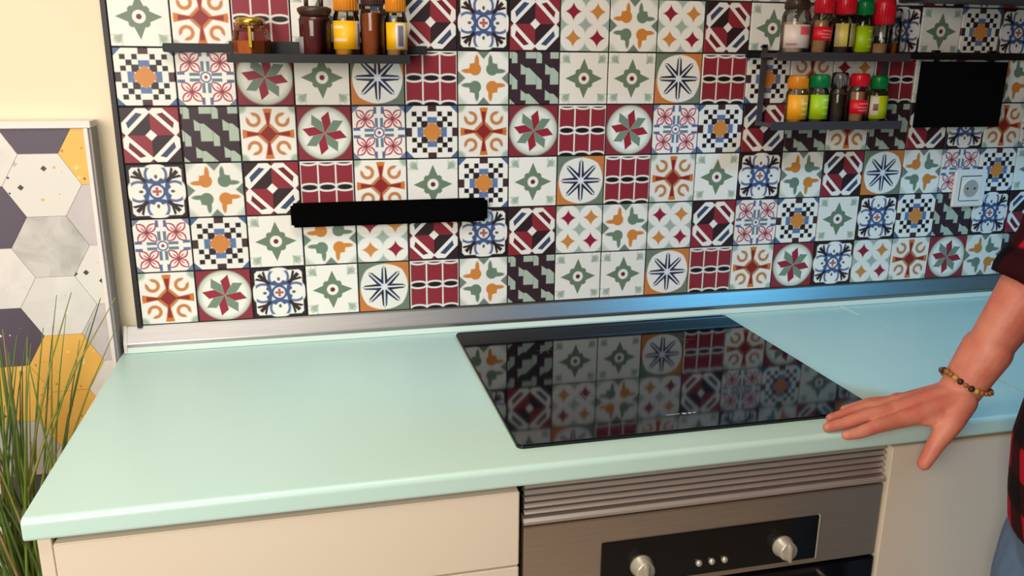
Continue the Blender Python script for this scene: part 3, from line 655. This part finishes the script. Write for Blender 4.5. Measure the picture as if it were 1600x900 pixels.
# ------------------------------------------------------------------ grass plant
gp = thing('potted_grass', 'tall green ornamental grass in a pot beside the worktop end', 'plant', (-0.185, -0.21, 0.0))
pot = obj('pot', lathe([(0, 0), (0.085, 0), (0.09, 0.004), (0.115, 0.235), (0.12, 0.24), (0.12, 0.26), (0.108, 0.26), (0.104, 0.225), (0, 0.225)], 36), mat('pot_grey', (150, 146, 140), 0.7, noise=0.05), gp, True)
obj('soil', lathe([(0, 0.22), (0.104, 0.2255), (0, 0.232)], 24), mat('soil', (58, 44, 34), 0.95, noise=0.3, scale=80), pot)
GM = [mat('blade_green', (104, 130, 48), 0.55, noise=0.15, scale=12), mat('blade_olive', (140, 146, 66), 0.55, noise=0.15, scale=12), mat('blade_dark', (76, 98, 42), 0.55, noise=0.15, scale=12), mat('blade_straw', (150, 124, 78), 0.6, noise=0.15, scale=12)]
g2 = random.Random(11)
def blade(tip, bow, root_r, m, r=0.0022):
    a = g2.uniform(0, 6.28); rx, ry = root_r*math.cos(a), root_r*math.sin(a)
    pts, rad = [], []
    for i in range(9):
        t = i/8; pts.append((rx+(tip[0]-rx)*t**2.3+bow[0]*math.sin(math.pi*t), ry+(tip[1]-ry)*t**2.3+bow[1]*math.sin(math.pi*t), 0.225+(tip[2]-0.225)*t))
        rad.append(r*(1.0-0.82*t**2.2))
    obj('blade', tube(pts, rad, 4), m, gp, True)
for i in range(92):
    hgt = g2.choice((g2.uniform(0.66, 0.90), g2.uniform(0.82, 1.02), g2.uniform(0.90, 1.07), g2.uniform(0.95, 1.07)))
    tx = g2.uniform(-0.20, 0.13); ty = g2.uniform(-0.10, 0.12)
    if hgt > 0.98: tx += g2.uniform(0.0, 0.08)
    if tx > 0.06 and hgt < 0.95: tx -= 0.10
    blade((tx, ty, hgt), (g2.uniform(-0.03, 0.02), g2.uniform(-0.012, 0.012)), g2.uniform(0.005, 0.042), g2.choice((GM[0], GM[0], GM[1], GM[2], GM[2], GM[3])), g2.uniform(0.0024, 0.0040))

# ------------------------------------------------------------------ person
pe = thing('person', 'person in red and black plaid shirt and jeans resting a hand on the worktop', 'person', (1.375, -0.87, 0.0))
PO = Vector(pe.location)
def cap_ring(bm, p0, p1, r0, r1, seg=20, n=6, squash=None):
    """tapered capsule from p0 to p1 (world space), optional squash=(axis vector, factor)"""
    p0 = Vector(p0)-PO; p1 = Vector(p1)-PO; d = p1-p0; L = d.length; d.normalize()
    if squash: q = Vector(squash[0]); s = (q-d*q.dot(d)).normalized(); k = squash[1]
    else:
        a = Vector((0, 1, 0)) if abs(d.y) < 0.9 else Vector((1, 0, 0)); s = (a-d*a.dot(d)).normalized(); k = 1.0
    t = d.cross(s); rings = []
    prof = [(-r0*math.cos(math.pi/2*i/n), r0*math.sin(math.pi/2*i/n)) for i in range(n)]
    prof += [(0, r0), (L, r1)] + [(L+r1*math.sin(math.pi/2*i/n), r1*math.cos(math.pi/2*i/n)) for i in range(1, n+1)]
    for h, r in prof:
        if r < 1e-6: rings.append([bm.verts.new(p0+d*h)])
        else: rings.append([bm.verts.new(p0+d*h+r*(k*math.cos(2*math.pi*j/seg)*s+math.sin(2*math.pi*j/seg)*t)) for j in range(seg)])
    for a, b in zip(rings[:-1], rings[1:]):
        for j in range(seg):
            i2 = (j+1) % seg
            if len(a) == 1 and len(b) == 1: continue
            if len(a) == 1: bm.faces.new((a[0], b[i2], b[j]))
            elif len(b) == 1: bm.faces.new((a[j], a[i2], b[0]))
            else: bm.faces.new((a[j], a[i2], b[i2], b[j]))
def chain(bm, pts, rad, **k):
    for a, b, r0, r1 in zip(pts[:-1], pts[1:], rad[:-1], rad[1:]): cap_ring(bm, a, b, r0, r1, **k)
def loft(bm, secs, seg=36):
    """closed stack of ellipses (cx, cy, z, rx, ry)"""
    rings = [[bm.verts.new((cx-PO.x+rx*math.cos(2*math.pi*j/seg), cy-PO.y+ry*math.sin(2*math.pi*j/seg), z)) for j in range(seg)] for cx, cy, z, rx, ry in secs]
    for a, b in zip(rings[:-1], rings[1:]):
        for j in range(seg): bm.faces.new((a[j], a[(j+1) % seg], b[(j+1) % seg], b[j]))
    bm.faces.new(rings[0][::-1]); bm.faces.new(rings[-1])
def blob(bm, c, rx, ry, rz):
    c = Vector(c)-PO; bmesh.ops.create_uvsphere(bm, u_segments=24, v_segments=16, radius=1.0, matrix=Matrix.Translation(c) @ Matrix.Diagonal((rx, ry, rz, 1)))
def remeshed(name, bm, m, parent, voxel, smooth_it, factor=0.5):
    o = obj(name, bm, m, parent)
    md = o.modifiers.new('remesh', 'REMESH'); md.mode = 'VOXEL'; md.voxel_size = voxel; md.use_smooth_shade = True
    if smooth_it: sm = o.modifiers.new('smooth', 'SMOOTH'); sm.iterations = smooth_it; sm.factor = factor
    dg = bpy.context.evaluated_depsgraph_get(); me = bpy.data.meshes.new_from_object(o.evaluated_get(dg)); o.modifiers.clear(); o.data = me
    if not me.materials: me.materials.append(m)
    me.shade_smooth(); return o

# skin
def skin_material():
    m, nt, b = new_mat('skin')
    tc = nt.nodes.new('ShaderNodeTexCoord'); n = nt.nodes.new('ShaderNodeTexNoise'); n.inputs['Scale'].default_value = 26; n.inputs['Detail'].default_value = 5
    nt.links.new(tc.outputs['Object'], n.inputs['Vector'])
    P = Paint(nt, (214, 138, 112)); P.c = rgba((212, 134, 108)); P.lay((198, 104, 86), V(nt, n.outputs[0])*-1.0+0.5, 0.35)
    nt.links.new(P.c, b.inputs['Base Color']); b.inputs['Roughness'].default_value = 0.5
    n2 = nt.nodes.new('ShaderNodeTexNoise'); n2.inputs['Scale'].default_value = 160; nt.links.new(tc.outputs['Object'], n2.inputs['Vector'])
    bp = nt.nodes.new('ShaderNodeBump'); bp.inputs['Strength'].default_value = 0.25; bp.inputs['Distance'].default_value = 0.001; nt.links.new(n2.outputs[0], bp.inputs['Height']); nt.links.new(bp.outputs[0], b.inputs['Normal'])
    try:
        b.inputs['Subsurface Weight'].default_value = 0.08; b.inputs['Subsurface Radius'].default_value = (0.01, 0.004, 0.002)
    except Exception: pass
    return m
SK = skin_material()
bm = bmesh.new()
wr = (1.262, -0.622, 0.958); el = (1.372, -0.650, 1.190); sh = (1.385, -0.712, 1.420)
# right arm
chain(bm, [sh, (1.382, -0.668, 1.31), el], [0.052, 0.047, 0.041])
chain(bm, [el, (1.340, -0.642, 1.125), (1.292, -0.628, 1.020)], [0.042, 0.0445, 0.033], squash=((0, 1, 0), 0.9))
chain(bm, [(1.292, -0.628, 1.020), wr], [0.033, 0.0275], squash=((0.5, -0.8, 0.2), 1.12))
# palm: metacarpals fanned from the wrist to the knuckles
K = {'i': (1.156, -0.630, 0.921), 'm': (1.160, -0.608, 0.9275), 'r': (1.174, -0.588, 0.927), 'l': (1.194, -0.570, 0.922)}
W0 = {'i': (1.250, -0.638, 0.947), 'm': (1.252, -0.624, 0.952), 'r': (1.258, -0.612, 0.951), 'l': (1.264, -0.602, 0.947)}
for k, r0, r1 in (('i', 0.0185, 0.0128), ('m', 0.019, 0.0130), ('r', 0.0185, 0.0122), ('l', 0.017, 0.0112)): cap_ring(bm, W0[k], K[k], r0, r1)
cap_ring(bm, (1.235, -0.628, 0.938), (1.180, -0.612, 0.921), 0.020, 0.0135)
cap_ring(bm, (1.240, -0.606, 0.936), (1.205, -0.586, 0.920), 0.018, 0.013)
# knuckles
for k in 'imrl': blob(bm, (K[k][0]+0.003, K[k][1], K[k][2]+0.0035), 0.0135, 0.0108, 0.0112)
# fingers
chain(bm, [K['i'], (1.113, -0.6335, 0.9165), (1.088, -0.632, 0.9085), (1.067, -0.629, 0.9045)], [0.0122, 0.0106, 0.0095, 0.0077])
chain(bm, [K['m'], (1.111, -0.6075, 0.9215), (1.079, -0.606, 0.9125), (1.052, -0.604, 0.9078)], [0.0120, 0.0103, 0.0092, 0.0077])
chain(bm, [K['r'], (1.128, -0.581, 0.9225), (1.098, -0.579, 0.9140), (1.074, -0.577, 0.9085)], [0.0112, 0.0094, 0.0084, 0.0070])
chain(bm, [K['l'], (1.158, -0.556, 0.9180), (1.136, -0.552, 0.9115), (1.117, -0.550, 0.9075)], [0.0102, 0.0084, 0.0075, 0.0064])
# thumb hanging over the front edge
chain(bm, [(1.252, -0.640, 0.945), (1.224, -0.655, 0.921), (1.197, -0.660, 0.890), (1.1820, -0.660, 0.861)], [0.021, 0.0172, 0.0128, 0.0102])
cap_ring(bm, (1.222, -0.650, 0.924), (1.176, -0.632, 0.921), 0.0140, 0.0085)
# left arm, hanging
chain(bm, [(1.3780, -1.035, 1.415), (1.4050, -1.10, 1.16), (1.3350, -1.11, 0.92)], [0.052, 0.041, 0.028])
cap_ring(bm, (1.3350, -1.11, 0.90), (1.3100, -1.11, 0.845), 0.026, 0.030, squash=((0, 1, 0), 0.5))
for i, (dx, ln) in enumerate(((-0.026, 0.068), (-0.009, 0.076), (0.009, 0.072), (0.026, 0.058))):
    b0 = Vector((1.3100+dx, -1.11, 0.825)); chain(bm, [b0, b0+Vector((-0.006, 0, -ln*0.55)), b0+Vector((-0.018, 0, -ln))], [0.0088, 0.0082, 0.0066])
chain(bm, [(1.2970, -1.10, 0.885), (1.2650, -1.095, 0.855), (1.2550, -1.095, 0.825)], [0.013, 0.0105, 0.008])
# trunk, neck, head
loft(bm, [(1.3750, -0.875, 0.84, 0.09, 0.13), (1.3750, -0.875, 0.98, 0.10, 0.145), (1.3750, -0.875, 1.15, 0.10, 0.14), (1.3750, -0.875, 1.32, 0.11, 0.165), (1.3750, -0.875, 1.41, 0.085, 0.15), (1.3700, -0.875, 1.46, 0.05, 0.07)])
cap_ring(bm, (1.3750, -0.875, 1.42), (1.3600, -0.875, 1.54), 0.058, 0.055)
blob(bm, (1.3500, -0.875, 1.645), 0.098, 0.076, 0.108); blob(bm, (1.3150, -0.875, 1.585), 0.062, 0.056, 0.06)
cap_ring(bm, (1.2510, -0.875, 1.655), (1.2350, -0.875, 1.615), 0.009, 0.015)
for s in (-1, 1): blob(bm, (1.3630, -0.875+s*0.077, 1.635), 0.018, 0.010, 0.030); blob(bm, (1.2670, -0.875+s*0.030, 1.674), 0.012, 0.022, 0.008)
cap_ring(bm, (1.2560, -0.89, 1.578), (1.2560, -0.86, 1.578), 0.008, 0.008)
# legs
for s in (-0.095, 0.095): chain(bm, [(1.3750, -0.875+s, 0.86), (1.3600, -0.875+s, 0.48), (1.3850, -0.875+s, 0.09)], [0.078, 0.056, 0.042])
body = remeshed('body', bm, SK, pe, 0.003, 4, 0.5)
# eyes
eyem = mat('eye_white', (230, 226, 220), 0.2); iris = mat('eye_dark', (40, 26, 18), 0.2)
for s in (-1, 1):
    bm = bmesh.new(); blob(bm, (1.2680, -0.875+s*0.030, 1.650), 0.011, 0.014, 0.009); e = obj('eye', bm, eyem, pe, True)
    bm = bmesh.new(); blob(bm, (1.2595, -0.875+s*0.030, 1.650), 0.004, 0.006, 0.006); obj('iris', bm, iris, e, True)
# hair
bm = bmesh.new(); blob(bm, (1.3670, -0.875, 1.668), 0.101, 0.083, 0.102); blob(bm, (1.3930, -0.875, 1.625), 0.078, 0.079, 0.085)
remeshed('hair', bm, mat('hair_dark', (46, 34, 28), 0.7, noise=0.2, scale=90), pe, 0.006, 4)

# plaid shirt
def plaid_shirt():
    m, nt, b = new_mat('plaid_flannel')
    tc = nt.nodes.new('ShaderNodeTexCoord'); sp = nt.nodes.new('ShaderNodeSeparateXYZ'); nt.links.new(tc.outputs['Object'], sp.inputs[0])
    X, Y, Z = (V(nt, sp.outputs[i]) for i in range(3))
    P = Paint(nt, (168, 20, 38)); P.c = rgba((172, 16, 38))
    h = (X*0.7+Y*0.75)
    P.lay((50, 6, 14), ((h+5.0).mod(0.085)-0.0425).abs()-0.021, 0.004); P.lay((46, 6, 14), ((Z+0.03).mod(0.095)-0.0475).abs()-0.024, 0.004)
    both = (((h+5.0).mod(0.085)-0.0425).abs()-0.021).max(((Z+0.03).mod(0.095)-0.0475).abs()-0.024)
    P.lay((12, 6, 10), both, 0.004)
    nt.links.new(P.c, b.inputs['Base Color']); b.inputs['Roughness'].default_value = 0.9; b.inputs['Specular IOR Level'].default_value = 0.15
    return m
bm = bmesh.new()
loft(bm, [(1.3600, -0.872, 0.800, 0.136, 0.182), (1.3530, -0.872, 0.86, 0.143, 0.182), (1.3450, -0.872, 0.94, 0.149, 0.178), (1.3530, -0.873, 1.05, 0.138, 0.172), (1.3650, -0.875, 1.18, 0.128, 0.172), (1.3700, -0.875, 1.32, 0.130, 0.180), (1.3750, -0.875, 1.42, 0.098, 0.160), (1.3700, -0.875, 1.475, 0.068, 0.078)])
chain(bm, [(1.385, -0.708, 1.420), (1.384, -0.674, 1.31), (1.371, -0.651, 1.200)], [0.076, 0.067, 0.059])
chain(bm, [(1.371, -0.651, 1.195), (1.352, -0.6455, 1.152)], [0.057, 0.058])
chain(bm, [(1.3780, -1.040, 1.420), (1.4050, -1.10, 1.165)], [0.076, 0.060])
chain(bm, [(1.4050, -1.10, 1.16), (1.3750, -1.105, 1.06)], [0.058, 0.050])
shirt = remeshed('shirt', bm, plaid_shirt(), pe, 0.006, 6)
for nm, c0, c1, r in (('cuff', (1.352, -0.6455, 1.150), (1.338, -0.642, 1.118), 0.0605),):
    d = (Vector(c1)-Vector(c0)); bmc = tube([Vector(c0)-PO, Vector(c0)-PO+d*0.35, Vector(c0)-PO+d*0.7, Vector(c1)-PO], [r*0.985, r*1.02, r*1.015, r*0.97], 32)
    obj('cuff', bmc, shirt.data.materials[0], shirt, True)
bmc = bmesh.new()
obj('collar', lathe([(0.062, 1.455-0.0), (0.070, 1.462), (0.066, 1.50), (0.061, 1.50), (0.060, 1.46), (0.062, 1.455)], 32, org=(-0.008, -0.005, 0)), shirt.data.materials[0], shirt, True)
# jeans
bm = bmesh.new()
loft(bm, [(1.3700, -0.875, 0.74, 0.125, 0.180), (1.3620, -0.875, 0.80, 0.134, 0.176), (1.3670, -0.875, 0.90, 0.122, 0.165), (1.3750, -0.875, 0.98, 0.108, 0.150)])
for s in (-0.094, 0.094): chain(bm, [(1.3600, -0.875+s, 0.76), (1.3500, -0.875+s, 0.70), (1.3500, -0.875+s, 0.47), (1.3750, -0.875+s, 0.10)], [0.100, 0.098, 0.074, 0.064])
jeans = remeshed('jeans', bm, mat('denim', (88, 112, 140), 0.85, noise=0.12, scale=60, bump=0.3), pe, 0.007, 6)
# shoes
for s in (-0.094, 0.094):
    bm = bmesh.new(); cap_ring(bm, (1.4100, -0.875+s, 0.045), (1.2250, -0.885+s, 0.036), 0.045, 0.036, squash=((0, 1, 0), 1.0)); blob(bm, (1.3850, -0.875+s, 0.075), 0.055, 0.046, 0.05)
    sh_ = remeshed('shoe', bm, mat('shoe_leather', (70, 52, 40), 0.5), pe, 0.006, 4)
    obj('sole', plate_z([(x-PO.x, y-PO.y) for x, y in round_rect(1.187, 1.459, -0.925+s, -0.828+s, 0.046)], 0.0, 0.016), mat('sole', (40, 36, 34), 0.8), sh_)
# bracelet of dark and amber beads
br = thing('bracelet', 'x', 'x'); del br['label']; del br['category']; br.parent = pe; br.location = (0, 0, 0)
axis = (Vector((1.292, -0.628, 1.020))-Vector(wr)).normalized(); cen = Vector(wr)+axis*0.012-PO
q = Vector((0.5, -0.8, 0.2)); s_ = (q-axis*q.dot(axis)).normalized(); t_ = axis.cross(s_)
bead_me = {}
for nm, col in (('dark', (52, 30, 22)), ('amber', (150, 96, 40)), ('gold', (186, 148, 70))):
    b_ = bmesh.new(); bmesh.ops.create_uvsphere(b_, u_segments=10, v_segments=7, radius=0.0042); me = bpy.data.meshes.new('bead'); b_.to_mesh(me); b_.free(); me.shade_smooth(); me.materials.append(mat('bead_'+nm, col, 0.35)); bead_me[nm] = me
NB = 26; g3 = random.Random(3)
pts = []
for i in range(NB):
    a = 2*math.pi*i/NB; p = cen+s_*(0.0365*math.cos(a))+t_*(0.0330*math.sin(a))+axis*(0.004*math.sin(a*2)+0.003*math.cos(a)); pts.append(p)
    o = bpy.data.objects.new('bead', bead_me[('dark', 'amber', 'dark', 'gold')[i % 4] if i % 3 else 'amber']); COL.objects.link(o); o.parent = br; o.location = p; k = g3.uniform(0.85, 1.25); o.scale = (k, k, k)
pts.append(pts[0])
obj('cord', tube(pts, [0.0016]*len(pts), 6, caps=False), mat('cord_tan', (160, 116, 60), 0.7), br, True)
